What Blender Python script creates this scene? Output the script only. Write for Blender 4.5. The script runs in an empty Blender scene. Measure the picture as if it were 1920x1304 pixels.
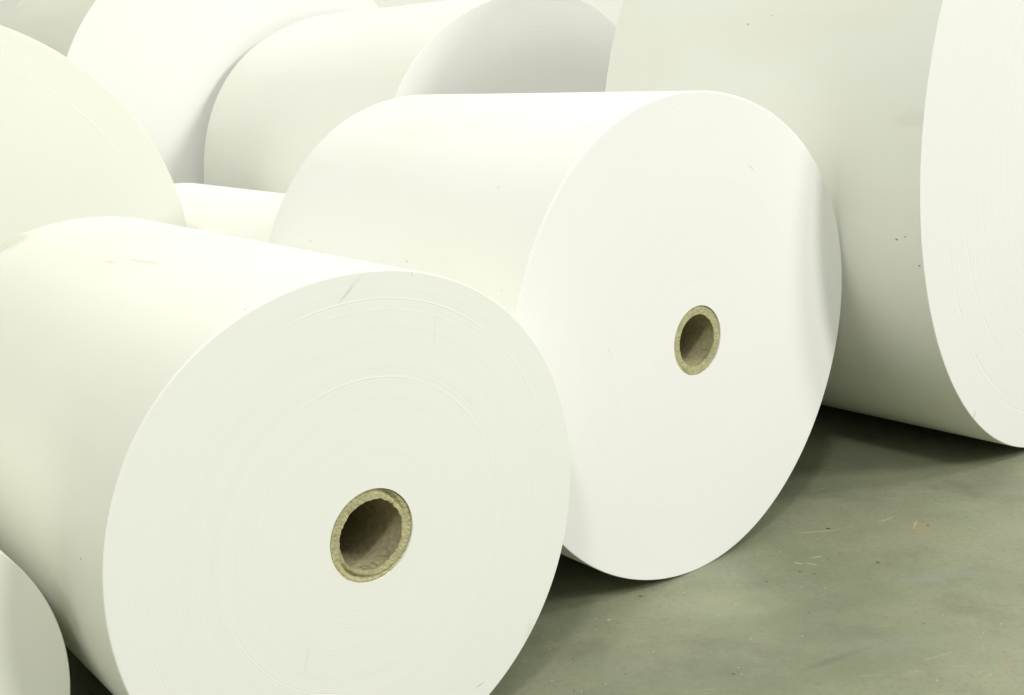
import bpy, bmesh, math, random
from mathutils import Vector, Matrix, noise
C = bpy.context.scene
col = C.collection

# ---------------------------------------------------------------- camera
PITCH, ROLL, CAM_H, FPX = 0.2469, -0.0447, 1.6003, 2113.2
cd = bpy.data.cameras.new('camera'); cam = bpy.data.objects.new('camera', cd); col.objects.link(cam)
cd.sensor_width = 36; cd.lens = FPX / 1920 * 36; cd.clip_start = 0.05; cd.clip_end = 200
fwd = Vector((0, math.cos(PITCH), -math.sin(PITCH))); up0 = Vector((0, math.sin(PITCH), math.cos(PITCH))); rt0 = Vector((1, 0, 0))
rt = rt0 * math.cos(ROLL) + up0 * math.sin(ROLL); up = up0 * math.cos(ROLL) - rt0 * math.sin(ROLL)
m = Matrix((rt, up, -fwd)).transposed().to_4x4(); m.translation = (0, 0, CAM_H); cam.matrix_world = m
cd.dof.use_dof = True; cd.dof.focus_distance = 3.0; cd.dof.aperture_fstop = 11
C.camera = cam

# ---------------------------------------------------------------- world and lamps of the hall, plus an added front fill
w = bpy.data.worlds.new('World'); C.world = w; w.use_nodes = True
bg = w.node_tree.nodes['Background']; bg.inputs[1].default_value = 1.0
wt = w.node_tree; wc = wt.nodes.new('ShaderNodeTexCoord'); ws = wt.nodes.new('ShaderNodeSeparateXYZ'); wr = wt.nodes.new('ShaderNodeValToRGB')
wt.links.new(wc.outputs['Generated'], ws.inputs[0]); wt.links.new(ws.outputs[2], wr.inputs[0]); wt.links.new(wr.outputs[0], bg.inputs[0])
WLO, WHI = .09, .68           # dim hall low down, pale ceiling overhead
wr.color_ramp.elements[0].position = .12; wr.color_ramp.elements[0].color = (1.0 * WLO, 1.0 * WLO, .84 * WLO, 1)
wr.color_ramp.elements[1].position = .60; wr.color_ramp.elements[1].color = (1.0 * WHI, 1.0 * WHI, .93 * WHI, 1)
NX = Vector((math.cos(.7), math.sin(.7), 0)); AX = Vector((math.sin(.7), -math.cos(.7), 0)); ZZ = Vector((0, 0, 1))
def area(name, pos, target, size, power, color=(1, 1, .95)):
    l = bpy.data.lights.new(name, 'AREA'); l.shape = 'DISK'; l.size = size; l.energy = power; l.color = color
    o = bpy.data.objects.new(name, l); col.objects.link(o); o.location = pos
    o.rotation_euler = (Vector(target) - Vector(pos)).to_track_quat('-Z', 'Y').to_euler(); return o
T = Vector((0.4, 3.0, 0.4))
for (la, lb, le, sz) in ((.78, .86, .82, 2.2), (.8, 1.6, 1.20, 2.4), (-.72, .55, .80, 1.2)):    # three ceiling lamps, two right, one left
    d_ = (NX * la + AX * lb + ZZ).normalized()
    area('hall_lamp', T + d_ * 14, T, sz, 615 * le, (1, 1, .955))
area('front_fill', (0.3, -2.6, 7.6), (0.1, 4.5, 0.8), 4.5, 150)  # soft fill added in front to brighten the roll ends, no real source
area('skylight', (-2.8, 6.8, 8.5), (-.5, 5.6, 0), 6.5, 170)
C.view_settings.view_transform = 'Standard'; C.view_settings.look = 'None'; C.view_settings.exposure = 0.0; C.view_settings.gamma = 1
C.render.engine = 'CYCLES'

# ---------------------------------------------------------------- material helper
class NT:
    def __init__(s, name):
        s.m = bpy.data.materials.new(name); s.m.use_nodes = True; s.t = s.m.node_tree; s.n = s.t.nodes
        s.b = s.n['Principled BSDF']
    def new(s, typ, **kw):
        x = s.n.new(typ)
        for k, v in kw.items(): setattr(x, k, v)
        return x
    def put(s, inp, v):
        if isinstance(v, bpy.types.NodeSocket): s.t.links.new(v, inp)
        elif v is not None: inp.default_value = v
    def math(s, op, a, b=None, c=None, clamp=False):
        x = s.new('ShaderNodeMath', operation=op, use_clamp=clamp); s.put(x.inputs[0], a)
        if b is not None: s.put(x.inputs[1], b)
        if c is not None: s.put(x.inputs[2], c)
        return x.outputs[0]
    def vec(s, op, a, b=None, out=0):
        x = s.new('ShaderNodeVectorMath', operation=op); s.put(x.inputs[0], a)
        if b is not None: s.put(x.inputs[1], b)
        return x.outputs[out]
    def noise(s, v, scale, detail=3, rough=.5, dim='3D'):
        x = s.new('ShaderNodeTexNoise', noise_dimensions=dim)
        if dim == '1D': s.put(x.inputs['W'], v)
        else: s.put(x.inputs['Vector'], v)
        x.inputs['Scale'].default_value = scale; x.inputs['Detail'].default_value = detail; x.inputs['Roughness'].default_value = rough
        return x.outputs[0]
    def ramp(s, f, a, b, lo=0., hi=1.):
        x = s.new('ShaderNodeMapRange', clamp=True, interpolation_type='SMOOTHSTEP')
        for i, v in enumerate((f, a, b, lo, hi)): s.put(x.inputs[i], v)
        return x.outputs[0]
    def mix(s, f, a, b, mode='MIX'):
        x = s.new('ShaderNodeMix', data_type='RGBA', blend_type=mode); s.put(x.inputs[0], f)
        s.put(x.inputs[6], (*a, 1) if isinstance(a, tuple) else a); s.put(x.inputs[7], (*b, 1) if isinstance(b, tuple) else b)
        return x.outputs[2]
    def coord(s):
        return s.new('ShaderNodeTexCoord').outputs['Object']
    def bump(s, h, strength=.3, dist=.001, prev=None):
        x = s.new('ShaderNodeBump'); x.inputs['Strength'].default_value = strength; x.inputs['Distance'].default_value = dist
        s.put(x.inputs['Height'], h)
        if prev is not None: s.put(x.inputs['Normal'], prev)
        return x.outputs[0]

def add_marks(t, P, colour, marks):
    """stains and nicks: (centre, long direction, length, width, strength, colour)"""
    for (c, d, ln, wd, st, cl) in marks:
        d = Vector(d).normalized()
        n3 = t.noise(P, 1.6 / max(wd, .004), 4, .6)
        v = t.vec('SUBTRACT', P, tuple(c))
        a = t.vec('DOT_PRODUCT', v, tuple(d), 1)
        l2 = t.vec('DOT_PRODUCT', v, v, 1)
        a2 = t.math('MULTIPLY', a, a)
        b2 = t.math('SUBTRACT', l2, a2)
        e = t.math('ADD', t.math('MULTIPLY', a2, 1 / ln ** 2), t.math('MULTIPLY', b2, 1 / wd ** 2))
        e = t.math('ADD', t.math('SQRT', t.math('MAXIMUM', e, 0)), t.math('MULTIPLY', t.math('SUBTRACT', n3, .5), 1.3))
        k = t.ramp(e, .35, 1.0, st, 0.)
        colour = t.mix(k, colour, cl)
    return colour

DARK = (.10, .10, .06); OLIVE = (.40, .40, .24); PALE = (.95, .95, .92)

def face_mat(name, R, base, rings, marks=(), fine=.02, seed=0.):
    t = NT(name); P = t.coord()
    sp = t.new('ShaderNodeSeparateXYZ'); t.put(sp.inputs[0], P); X, Z = sp.outputs[0], t.math('SUBTRACT', sp.outputs[2], R)
    wob = t.math('MULTIPLY', t.math('SUBTRACT', t.noise(P, 3.0, 2), .5), .010)
    r = t.math('ADD', t.math('SQRT', t.math('ADD', t.math('MULTIPLY', X, X), t.math('MULTIPLY', Z, Z))), wob)
    ro = t.math('ADD', r, seed)
    f1 = t.noise(ro, 240, 3, .7, '1D'); f2 = t.noise(ro, 38, 3, .6, '1D')
    big = t.noise(P, 1.4, 3, .55)
    ang = t.ramp(t.noise(P, 2.3, 2, .5), .42, .62)      # grooves fade in and out round the face
    h = t.math('MULTIPLY', t.math('SUBTRACT', f1, .5), ang)
    c = t.mix(big, tuple(x * .975 for x in base), tuple(min(.93, x * 1.02) for x in base))
    k = t.math('MULTIPLY', t.math('ADD', t.math('MULTIPLY', t.math('SUBTRACT', f1, .5), 1.), t.math('MULTIPLY', t.math('SUBTRACT', f2, .5), .4)), t.math('ADD', ang, .35))
    g = t.math('ADD', t.math('MULTIPLY', k, fine * 2.0), 1.0)
    vv = t.new('ShaderNodeCombineXYZ'); [t.put(vv.inputs[i], g) for i in range(3)]
    c = t.mix(1.0, c, vv.outputs[0], 'MULTIPLY')
    for (r0, wd, st, lo, hi) in rings:
        # a lifted wrap: a pale edge with a dark line beside it, only along part of the turn
        th = t.math('ARCTAN2', Z, X)
        mk = t.math('MULTIPLY', t.ramp(th, lo - .25, lo + .25), t.ramp(th, hi - .3, hi + .3, 1., 0.))
        mk = t.math('MULTIPLY', mk, t.ramp(t.noise(P, 5 + 3 * (r0 % .1), 2), .30, .60, .35, 1.))
        dd = t.math('ABSOLUTE', t.math('SUBTRACT', r, r0)); d2_ = t.math('ABSOLUTE', t.math('SUBTRACT', r, r0 - wd * 1.6))
        kp = t.math('MULTIPLY', t.ramp(dd, 0, wd, 1., 0.), mk); kd = t.math('MULTIPLY', t.ramp(d2_, 0, wd, 1., 0.), mk)
        c = t.mix(t.math('MULTIPLY', kp, min(1, st * 1.4)), c, (.95, .95, .93)); c = t.mix(t.math('MULTIPLY', kd, st * .34), c, (.34, .34, .25))
        h = t.math('ADD', h, t.math('MULTIPLY', kp, 2 * st))
    c = add_marks(t, P, c, marks)
    t.put(t.b.inputs['Base Color'], c); t.b.inputs['Roughness'].default_value = .75; t.b.inputs['Specular IOR Level'].default_value = .2
    t.put(t.b.inputs['Normal'], t.bump(h, .25, .0006))
    return t.m

def wrap_mat(name, base, marks=(), dirt=.05, speck=True, gloss=.45):
    t = NT(name); P = t.coord()
    mp = t.new('ShaderNodeMapping'); t.put(mp.inputs[0], P); mp.inputs['Scale'].default_value = (1, .35, 1)
    n1 = t.noise(mp.outputs[0], 2.2, 4, .55); n2 = t.noise(mp.outputs[0], 11, 4, .6)
    c = t.mix(t.ramp(n1, .35, .75), base, tuple(x * (1 - dirt) * y for x, y in zip(base, (1, 1, .96))))
    c = t.mix(t.ramp(n2, .55, .8, 0., .35), c, tuple(x * (1 - dirt) * y for x, y in zip(base, (1, 1, .95))))
    if speck:
        vo = t.new('ShaderNodeTexVoronoi', feature='F1'); t.put(vo.inputs['Vector'], P); vo.inputs['Scale'].default_value = 9
        sepc = t.new('ShaderNodeSeparateColor'); t.put(sepc.inputs[0], vo.outputs['Color'])
        rare = t.math('GREATER_THAN', sepc.outputs[0], .90)
        k = t.math('MULTIPLY', t.ramp(vo.outputs['Distance'], .006, .02, .5, 0.), rare)
        c = t.mix(k, c, OLIVE)
    c = add_marks(t, P, c, marks)
    t.put(t.b.inputs['Base Color'], c)
    t.put(t.b.inputs['Roughness'], t.math('ADD', t.math('MULTIPLY', n2, .12), gloss)); t.b.inputs['Specular IOR Level'].default_value = .35
    hb = t.noise(mp.outputs[0], 1.6, 2, .5)
    t.put(t.b.inputs['Normal'], t.bump(t.noise(P, 260, 3, .6), .08, .0006, t.bump(hb, .25, .012)))
    return t.m

# ---------------------------------------------------------------- floor
def floor_mat():
    t = NT('worn_green_grey_concrete'); P = t.coord()
    n1 = t.noise(P, .9, 5, .6); n2 = t.noise(P, 3.2, 6, .62); n3 = t.noise(P, 60, 3, .6); n4 = t.noise(P, 420, 2, .6)
    c = t.mix(t.ramp(n1, .32, .68), (.178, .194, .124), (.275, .284, .190))
    c = t.mix(t.ramp(n2, .48, .72, 0., .5), c, (.145, .152, .112))
    c = t.mix(t.ramp(t.noise(P, 1.7, 5, .6), .56, .72, 0., .5), c, (.26, .295, .225))
    c = t.mix(t.ramp(t.noise(P, 2.7, 4, .6), .60, .74, 0., .5), c, (.33, .285, .185))
    c = t.mix(t.ramp(n3, .45, .75, 0., .28), c, (.12, .12, .08)); c = t.mix(t.ramp(n4, .5, .8, 0., .18), c, (.36, .36, .26))
    for (sc, rare, rad, cl, st) in ((7, .84, .030, (.03, .03, .018), .8), (18, .90, .045, (.06, .06, .035), .7), (14, .90, .045, (.6, .58, .42), .7)):
        vo = t.new('ShaderNodeTexVoronoi', feature='F1', voronoi_dimensions='2D'); t.put(vo.inputs['Vector'], P); vo.inputs['Scale'].default_value = sc
        s = t.new('ShaderNodeSeparateColor'); t.put(s.inputs[0], vo.outputs['Color'])
        k = t.math('MULTIPLY', t.ramp(t.math('ADD', vo.outputs['Distance'], t.math('MULTIPLY', n4, .008)), rad * .5, rad, st, 0.), t.math('GREATER_THAN', s.outputs[0], rare))
        c = t.mix(k, c, cl)
    for ang, sc, th in ((.3, 5, .008), (1.15, 4, .007), (-.6, 6, .007)):     # hairline scratches
        mp = t.new('ShaderNodeMapping'); t.put(mp.inputs[0], t.vec('ADD', P, t.vec('SCALE', P, (0, 0, 0))) if False else P)
        mp.inputs['Rotation'].default_value = (0, 0, ang); mp.inputs['Scale'].default_value = (.16, 1, 1)
        vo = t.new('ShaderNodeTexVoronoi', feature='DISTANCE_TO_EDGE'); t.put(vo.inputs['Vector'], mp.outputs[0]); vo.inputs['Scale'].default_value = sc
        k = t.math('MULTIPLY', t.ramp(vo.outputs[0], 0, th, .35, 0.), t.ramp(t.noise(P, 4.3 + ang, 3, .6), .54, .66))
        c = t.mix(k, c, (.42, .40, .28))
    c = add_marks(t, P, c, FLOOR_MARKS)
    t.put(t.b.inputs['Base Color'], c)
    t.put(t.b.inputs['Roughness'], t.ramp(n2, .3, .7, .42, .62)); t.b.inputs['Specular IOR Level'].default_value = .4
    t.put(t.b.inputs['Normal'], t.bump(n3, .18, .002, t.bump(n2, .1, .01)))
    return t.m
CHIP, STAIN, RUST, COOL, LITE, DUSK = (.52, .51, .38), (.04, .04, .025), (.36, .25, .13), (.24, .27, .245), (.33, .36, .235), (.11, .118, .085)
FM = lambda x, y, dx, dy, ln, wd, st, cl: ((x, y, 0), (dx, dy, 0), ln, wd, st, cl)
FLOOR_MARKS = [FM(1.02, 3.58, 1, .1, .10, .0045, .7, (.45, .43, .28)), FM(1.28, 3.655, 1, .6, .05, .005, .6, (.45, .43, .28)), FM(1.38, 3.57, .5, 1, .09, .03, 0.25, RUST),
    FM(1.36, 3.60, .5, 1, .05, .004, .7, (.55, .46, .28)), FM(.83, 2.74, 1, .5, .16, .018, 0.34, DUSK), FM(.99, 2.80, 1, .2, .22, .07, 0.20, COOL), FM(.64, 3.09, 1, .3, .22, .13, 0.26, LITE),
    FM(1.28, 3.02, 1, 0, .13, .10, 0.18, DUSK), FM(1.29, 3.21, 1, .2, .2, .06, 0.20, COOL), FM(.92, 3.06, 1, .4, .2, .08, 0.20, DUSK), FM(.17, 2.85, 1, .6, .12, .08, 0.23, DUSK), FM(.59, 2.84, 1, -.4, .25, .05, 0.18, DUSK),
    FM(1.06, 3.60, 1, 0, .010, .009, .9, STAIN), FM(1.40, 3.59, 1, 0, .007, .006, .95, STAIN), FM(1.14, 3.32, 1, 0, .008, .007, .95, STAIN), FM(.88, 3.28, 1, 0, .007, .006, .95, STAIN),
    FM(.92, 3.26, 1, 0, .006, .005, .9, STAIN), FM(.76, 3.22, 1, 0, .006, .006, .95, STAIN), FM(.55, 2.69, 1, 0, .006, .005, .9, STAIN), FM(.36, 3.16, 1, 0, .010, .007, .8, STAIN),
    FM(.25, 3.02, 1, .2, .010, .005, 0.75, CHIP), FM(.89, 3.34, 1, -.6, .018, .005, 0.68, CHIP), FM(.93, 3.33, 1, -.5, .025, .006, 0.38, CHIP), FM(.96, 3.38, 1, .3, .03, .006, 0.38, CHIP), FM(1.39, 3.0, 1, -.1, .10, .004, 0.27, DUSK),
    FM(1.27, 2.69, .3, 1, .05, .008, 0.27, RUST), FM(1.19, 3.81, 1, .2, .06, .02, 0.23, RUST), FM(1.57, 3.74, 1, .2, .18, .07, 0.20, LITE), FM(.43, 3.18, 1, .35, .09, .02, 0.20, RUST)]
bm = bmesh.new()
vs = [bm.verts.new(v) for v in ((-30, -20, 0), (30, -20, 0), (30, 45, 0), (-30, 45, 0))]; bm.faces.new(vs)
me = bpy.data.meshes.new('floor'); bm.to_mesh(me); bm.free(); fl = bpy.data.objects.new('floor', me); col.objects.link(fl)
fl['kind'] = 'structure'; fl['label'] = 'smooth grey green concrete floor with scuffs and specks'

# ---------------------------------------------------------------- far wall of the hall
tw = NT('painted_hall_wall'); tP = tw.coord()
tw.put(tw.b.inputs['Base Color'], tw.mix(tw.noise(tP, .8, 4), (.88, .88, .83), (.92, .92, .88))); tw.b.inputs['Roughness'].default_value = .8
bm = bmesh.new(); bmesh.ops.create_cube(bm, size=1)
for v in bm.verts: v.co = Vector((v.co.x * 40, v.co.y * .3 + 9.6, v.co.z * 9 + 4.5))
me = bpy.data.meshes.new('wall'); bm.to_mesh(me); bm.free(); me.materials.append(tw.m); wl = bpy.data.objects.new('wall', me); col.objects.link(wl)
wl['kind'] = 'structure'; wl['label'] = 'pale plain wall far behind the rolls'

# ---------------------------------------------------------------- cardboard
def board_mat(name, base):
    t = NT(name); P = t.coord()
    n = t.noise(P, 70, 5, .65); n2 = t.noise(P, 18, 3, .5)
    c = t.mix(t.ramp(n, .3, .75), base, tuple(x * .68 for x in base)); c = t.mix(t.ramp(n2, .5, .8, 0., .4), c, tuple(x * .6 for x in base))
    t.put(t.b.inputs['Base Color'], c); t.b.inputs['Roughness'].default_value = .9; t.b.inputs['Specular IOR Level'].default_value = .15
    t.put(t.b.inputs['Normal'], t.bump(n, .7, .004)); return t.m
BOARD = board_mat('grey_brown_cardboard', (.50, .47, .27)); BORE = board_mat('cardboard_bore', (.42, .385, .23))
PLY = board_mat('inner_cardboard_ply', (.56, .52, .31))
tI = NT('black_ink'); tI.b.inputs['Base Color'].default_value = (.27, .245, .15, 1); tI.b.inputs['Roughness'].default_value = .7; INK = tI.m

def link(name, bm, mats, parent, smooth=True, sharp=None):
    bmesh.ops.recalc_face_normals(bm, faces=bm.faces[:])
    for e_ in bm.edges:
        if len(e_.link_faces) == 2 and e_.calc_face_angle(0) > .22: e_.smooth = False
    me = bpy.data.meshes.new(name); bm.to_mesh(me); bm.free()
    for x in mats: me.materials.append(x)
    o = bpy.data.objects.new(name, me); col.objects.link(o); o.parent = parent
    for p_ in me.polygons: p_.use_smooth = smooth
    return o

def paper_mesh(R, L, Rc, harm, seed):
    """one wound roll: face in the plane y=0, body running back along +y, resting on z=0"""
    bm = bmesh.new(); N = 288
    def rad(th, base):
        s = 1.0
        for i in range(0, len(harm), 2):
            k = i // 2 + 2; s += (harm[i] * math.cos(k * th) + harm[i + 1] * math.sin(k * th)) * (base / R) ** 2
        return base * s
    rng = random.Random(seed)
    # face profile: wraps slipped a little against each other
    steps = 46; prof = []
    for i in range(steps + 1):
        rr = Rc + (R - .003 - Rc) * i / steps
        prof.append((rr, rng.uniform(-.00012, .00012)))
    path = [(rr, yy) for rr, yy in prof] + [(R - .0012, .0006), (R, .003)]
    nb = 14
    for i in range(1, nb + 1): path.append((R, .003 + (L - .006) * i / nb))
    path += [(R - .0012, L - .0006), (R - .003, L), (Rc, L)]
    path = [(Rc, L)] + [(Rc, L * .5), (Rc, .02)] + path      # bore wall first
    rows = []
    for (rr, yy) in path:
        row = []
        for j in range(N):
            th = 2 * math.pi * j / N; q = rad(th, rr)
            if rr > R * .999 and .003 < yy < L - .01: q *= 1 + .0012 * noise.noise(Vector((3 * math.cos(th), 3 * math.sin(th), yy * 1.5 + seed)))
            row.append(bm.verts.new((q * math.cos(th), yy, max(.0004, R + q * math.sin(th)))))
        rows.append(row)
    for i in range(len(rows) - 1):
        rr0, y0 = path[i]; rr1, y1 = path[i + 1]
        for j in range(N):
            f = bm.faces.new((rows[i][j], rows[i][(j + 1) % N], rows[i + 1][(j + 1) % N], rows[i + 1][j]))
            f.material_index = 1 if (rr0 >= R - .0021 and rr1 >= R - .0021) else 0
    return bm

def core_mesh(R, Rc, Ri, L, seed, groove, ragged):
    """cardboard tube: end ring with delaminated ply and chewed inner lip, plus bore"""
    bm = bmesh.new(); N = 224; K = 14; rng = random.Random(seed)
    def nz(th, a, s): return noise.noise(Vector((a * math.cos(th), a * math.sin(th), s + seed)))
    rows = []
    for k in range(K + 1):
        u = k / K; row = []
        for j in range(N):
            th = 2 * math.pi * j / N
            ri = Ri + ragged * (.5 * nz(th, 2.5, 1) + .45 * nz(th, 9, 2)) ; ro = Rc - .0006 + .0012 * nz(th, 14, 3)
            r = ri + (ro - ri) * u
            y = .0035 + .0012 * nz(th, 20, 7 + u * 3) + .0010 * nz(th, 45, 20 + u * 8)
            for (g0, gw, ur, uw, dep) in groove:
                dth = (th - g0 + math.pi) % (2 * math.pi) - math.pi
                uc = ur + .16 * dth / gw
                y += dep * math.exp(-(dth / gw) ** 2) * math.exp(-((u - uc) / uw) ** 2)
            if u > .9: y += .003 * (.4 + nz(th, 25, 5))
            row.append(bm.verts.new((r * math.cos(th), y, R + r * math.sin(th))))
        rows.append(row)
    for yy, da in ((.006, 0), (.016, .001), (.05, .0), (L * .35, 0), (L * .7, 0), (L - .002, 0)):
        row = []
        for j in range(N):
            th = 2 * math.pi * j / N
            ri = Ri + (ragged * (.5 * nz(th, 2.5, 1) + .45 * nz(th, 9, 2)) if yy < .01 else (ragged * .6 + .0006 * nz(th, 6, yy)))
            row.append(bm.verts.new((ri * math.cos(th), yy if yy > .01 else yy + .002, R + ri * math.sin(th))))
        rows.insert(0, row)
    for i in range(len(rows) - 1):
        for j in range(N):
            f = bm.faces.new((rows[i][j], rows[i][(j + 1) % N], rows[i + 1][(j + 1) % N], rows[i + 1][j]))
            f.material_index = 1 if i < 5 else 0
    return bm

def bore_print(R, Ri, text, th0, size, y0, parent, stretch=1.0):
    cu = bpy.data.curves.new('ink', 'FONT'); cu.body = text; cu.size = size; cu.align_x = 'CENTER'; cu.offset = -.0004
    o = bpy.data.objects.new('ink', cu); col.objects.link(o); bpy.context.view_layer.update()
    dg = bpy.context.evaluated_depsgraph_get(); me = bpy.data.meshes.new_from_object(o.evaluated_get(dg))
    bpy.data.objects.remove(o); bm = bmesh.new(); bm.from_mesh(me)
    bmesh.ops.subdivide_edges(bm, edges=bm.edges[:], cuts=2)
    for v in bm.verts:
        th = th0 + v.co.x * stretch / Ri; y = y0 + (v.co.y)
        v.co = (Ri * math.cos(th), y, R + Ri * math.sin(th))
    bm.normal_update()
    return link('ink_print', bm, [INK], parent)

def roll(label, x, y, yaw, L, R, Rc, harm, fm, wm, seed, core=True, group='large paper rolls lying on the hall floor', groove=(), ragged=.004, Ri=None):
    e = bpy.data.objects.new('paper_roll', None); col.objects.link(e); e.location = (x, y, 0); e.rotation_euler = (0, 0, yaw)
    e.empty_display_size = .2; e['label'] = label; e['category'] = 'paper roll'; e['group'] = group
    p_ = link('wound_paper', paper_mesh(R, L, Rc, harm, seed), [fm, wm], e)
    c_ = link('cardboard_core', core_mesh(R, Rc, Ri or Rc * .79, L, seed, groove, ragged), [BOARD, BORE], e)
    return e, p_, c_

S = lambda x, y, z, st=.85, rad=.0032: ((x, y, z), (0, 1, 0), rad * 1.3, rad, st, DARK)
RA = .6
A_face = face_mat('aged_white_paper_edge', RA, (.82, .825, .775),
    [(.532, .0016, .55, .2, 2.0), (.507, .0014, .35, .1, 1.9), (.359, .0016, .6, -.1, 2.0), (.372, .0014, .32, -.5, 1.3), (.455, .0013, .2, .2, 1.2),
     (.363, .0016, .6, -2.9, -1.2), (.369, .0013, .4, -2.8, -1.1), (.531, .0015, .4, -3.0, -2.2), (.165, .0014, .3, -2.6, -1.), (.205, .0014, .25, -2.4, -.7), (.26, .0013, .25, -2.6, -1.)],
    [((-.002, 0, .6 + .562), (.75, 0, .62), .045, .007, .13, OLIVE), ((-.018, 0, .6 + .548), (.75, 0, .6), .03, .003, .35, OLIVE), ((.151, 0, .6 + .573), (.1, 0, -1), .018, .004, .25, OLIVE),
     ((.589, 0, .6 + .131), (.2, 0, -1), .016, .005, .9, OLIVE), ((-.19, 0, .6 - .232), (.35, 0, 1), .04, .003, .18, OLIVE), ((.203, 0, .6 + .43), (.15, 0, 1), .05, .0022, .14, OLIVE),
     ((.44, 0, .6 - .40), (.3, 0, 1), .04, .02, .16, OLIVE), ((.273, 0, .6 - .483), (1, 0, .2), .02, .003, .5, OLIVE)], fine=.036, seed=0)
A_wrap = wrap_mat('aged_white_paper_wrap', (.79, .80, .72),
    [S(-.515, .20, .907, .7), S(-.563, .06, .808, 1), S(-.591, .112, .704, .9), S(-.47, .612, .973, .8), S(-.237, .022, 1.151, .7),
     ((-.175, .66, 1.173), (.1, -1, .02), .16, .010, .30, OLIVE), ((-.154, .523, 1.18), (.1, -1, 0), .04, .008, .3, OLIVE), ((-.21, .80, 1.16), (.1, -1, 0), .05, .006, .35, OLIVE),
     ((-.241, 1.50, 1.149), (0, 1, 0), .10, .09, .35, OLIVE), ((-.592, .26, .55), (0, 1, .3), .10, .06, .22, OLIVE), ((-.592, .012, .505), (0, 1, 0), .016, .008, .9, PALE)], dirt=.045, gloss=.42)
RB = .7558
B_face = face_mat('bright_white_paper_edge', RB, (.84, .84, .82),
    [(.715, .0014, .4, .7, 2.2), (.70, .0013, .3, .7, 1.9), (.562, .0014, .35, .9, 1.9), (.68, .0014, .3, -2.4, -1.0), (.704, .0013, .25, -2.4, -1.2), (.60, .0013, .2, -2.3, -1.4), (.735, .0012, .2, .6, 1.6)],
    [((.252, 0, RB + .502), (1, 0, -.6), .02, .004, .35, OLIVE), ((.343, 0, RB + .651), (1, 0, -.5), .014, .005, .6, PALE), ((-.384, 0, RB + .046), (1, 0, 0), .006, .004, .3, OLIVE)], fine=.03, seed=3)
B_wrap = wrap_mat('bright_white_paper_wrap', (.83, .83, .79), [S(-.558, .243, 1.266, 1, .004), S(-.692, 1.07, 1.06, .7), S(-.696, .518, 1.049, .8), S(-.586, .109, 1.233, .4), S(-.709, .073, 1.018, .4)], dirt=.03, gloss=.42)
RC = 1.2495
C_face = face_mat('ringed_white_paper_edge', RC, (.81, .81, .785),
    [(1.082, .003, .9, -3.1, -2.2), (1.086, .003, .5, -2.7, -2.0), (.965, .003, .8, -3.1, -2.2), (.922, .003, .45, -3.3, -2.2), (.84, .003, .7, -3.1, -2.2), (1.11, .0025, .7, -2.4, -1.6), (1.03, .0025, .35, -3.1, -2.2), (.774, .003, .5, -3.1, -2.2), (.70, .003, .5, -3.1, -2.0), (.63, .003, .5, -3.1, -2.0)],
    [((-.776, 0, RC - .958), (.2, 0, 1), .02, .006, .5, OLIVE), ((-.574, 0, RC - .257), (0, 0, 1), .02, .006, .4, PALE)], fine=.06, seed=7)
C_wrap = wrap_mat('grey_white_paper_wrap', (.80, .81, .75),
    [S(-1.221, .087, .985, .8, .005), S(-1.224, .057, .997, .6, .004), S(-1.2, .015, .901, .6, .005), S(-1.166, .726, 1.698, .6, .005), S(-1.157, .63, 1.722, .5), ((-1.243, .03, 1.373), (0, 1, 0), .10, .035, .12, OLIVE)], dirt=.04, gloss=.45)
P_face = face_mat('plain_white_paper_edge', .98, (.85, .85, .82), [(.80, .003, .3, .6, 2.2)], fine=.008, seed=5)
P_wrap = wrap_mat('plain_white_paper_wrap', (.84, .84, .79), dirt=.03)
D_face = face_mat('cream_paper_edge', .93, (.80, .81, .73), [(.8, .003, .3, .3, 1.2)], fine=.01, seed=9)
D_wrap = wrap_mat('cream_paper_wrap', (.80, .80, .70), dirt=.06)

HA = [0.0017, -0.0045, 0.0017, 0.0077, -0.0059, -0.0003, 0.0004, 0.0002]
HB = [0.0064, 0.0047, 0.0031, 0.0069, -0.0012, 0.0074, 0.0009, -0.001]
HF = [0.0112, 0.0042, 0.0004, 0.0037, 0.004, 0.0009, 0.0092, -0.0035]
a, _, ac = roll('nearest paper roll, off-white and slightly soiled, its frayed core printed inside', -.3271, 2.3212, .6878, 1.5519, RA, .1085, HA, A_face, A_wrap, 1,
     groove=((.85, .45, .52, .17, .010), (-2.2, .5, .50, .17, .010), (-1.0, .5, .80, .10, .004)), ragged=.006, Ri=.0825)
b, _, bc = roll('bright white paper roll in the middle with a small clean-cut brown core', .5676, 3.3335, .6997, 1.3396, RB, .1085, HB, B_face, B_wrap, 2,
     groove=((-2.3, .4, .8, .12, .003),), ragged=.0035, Ri=.0805)
roll('largest paper roll, cut off at the right edge, raised rings on its white end', 2.247, 4.408, .728, 1.372, RC, .13, [], C_face, C_wrap, 3)
roll('white paper roll directly behind the middle roll, its round end partly hidden', .1768, 5.7848, .6942, 1.8007, .9772, .11, HF, P_face, P_wrap, 4)
roll('low small paper roll of which only the pale top shows between two bigger rolls', -.493, 4.305, .6942, 1.794, .5452, .10, [], P_face, P_wrap, 5)
roll('cream paper roll at the left edge behind the nearest roll, showing its broad end', -1.9632, 3.8383, .7007, 1.4, .9323, .11, [], D_face, D_wrap, 6)
roll('big white paper roll standing farthest back with a grey shadow low on its end', -1.4581, 6.8918, .6997, 1.5, 1.207, .12, [], P_face, D_wrap, 8)
roll('dark shaded small paper roll in the bottom left corner against the nearest roll', -1.282, 1.806, .70, 1.4, .45, .10, [], D_face, D_wrap, 9)
bore_print(RA, .0825 + .0026, 'RLV', -1.27, .052, .010, ac)
bore_print(RB, .0805 + .0014, 'I', -.62, .05, .012, bc)
fl.data.materials.append(floor_mat())
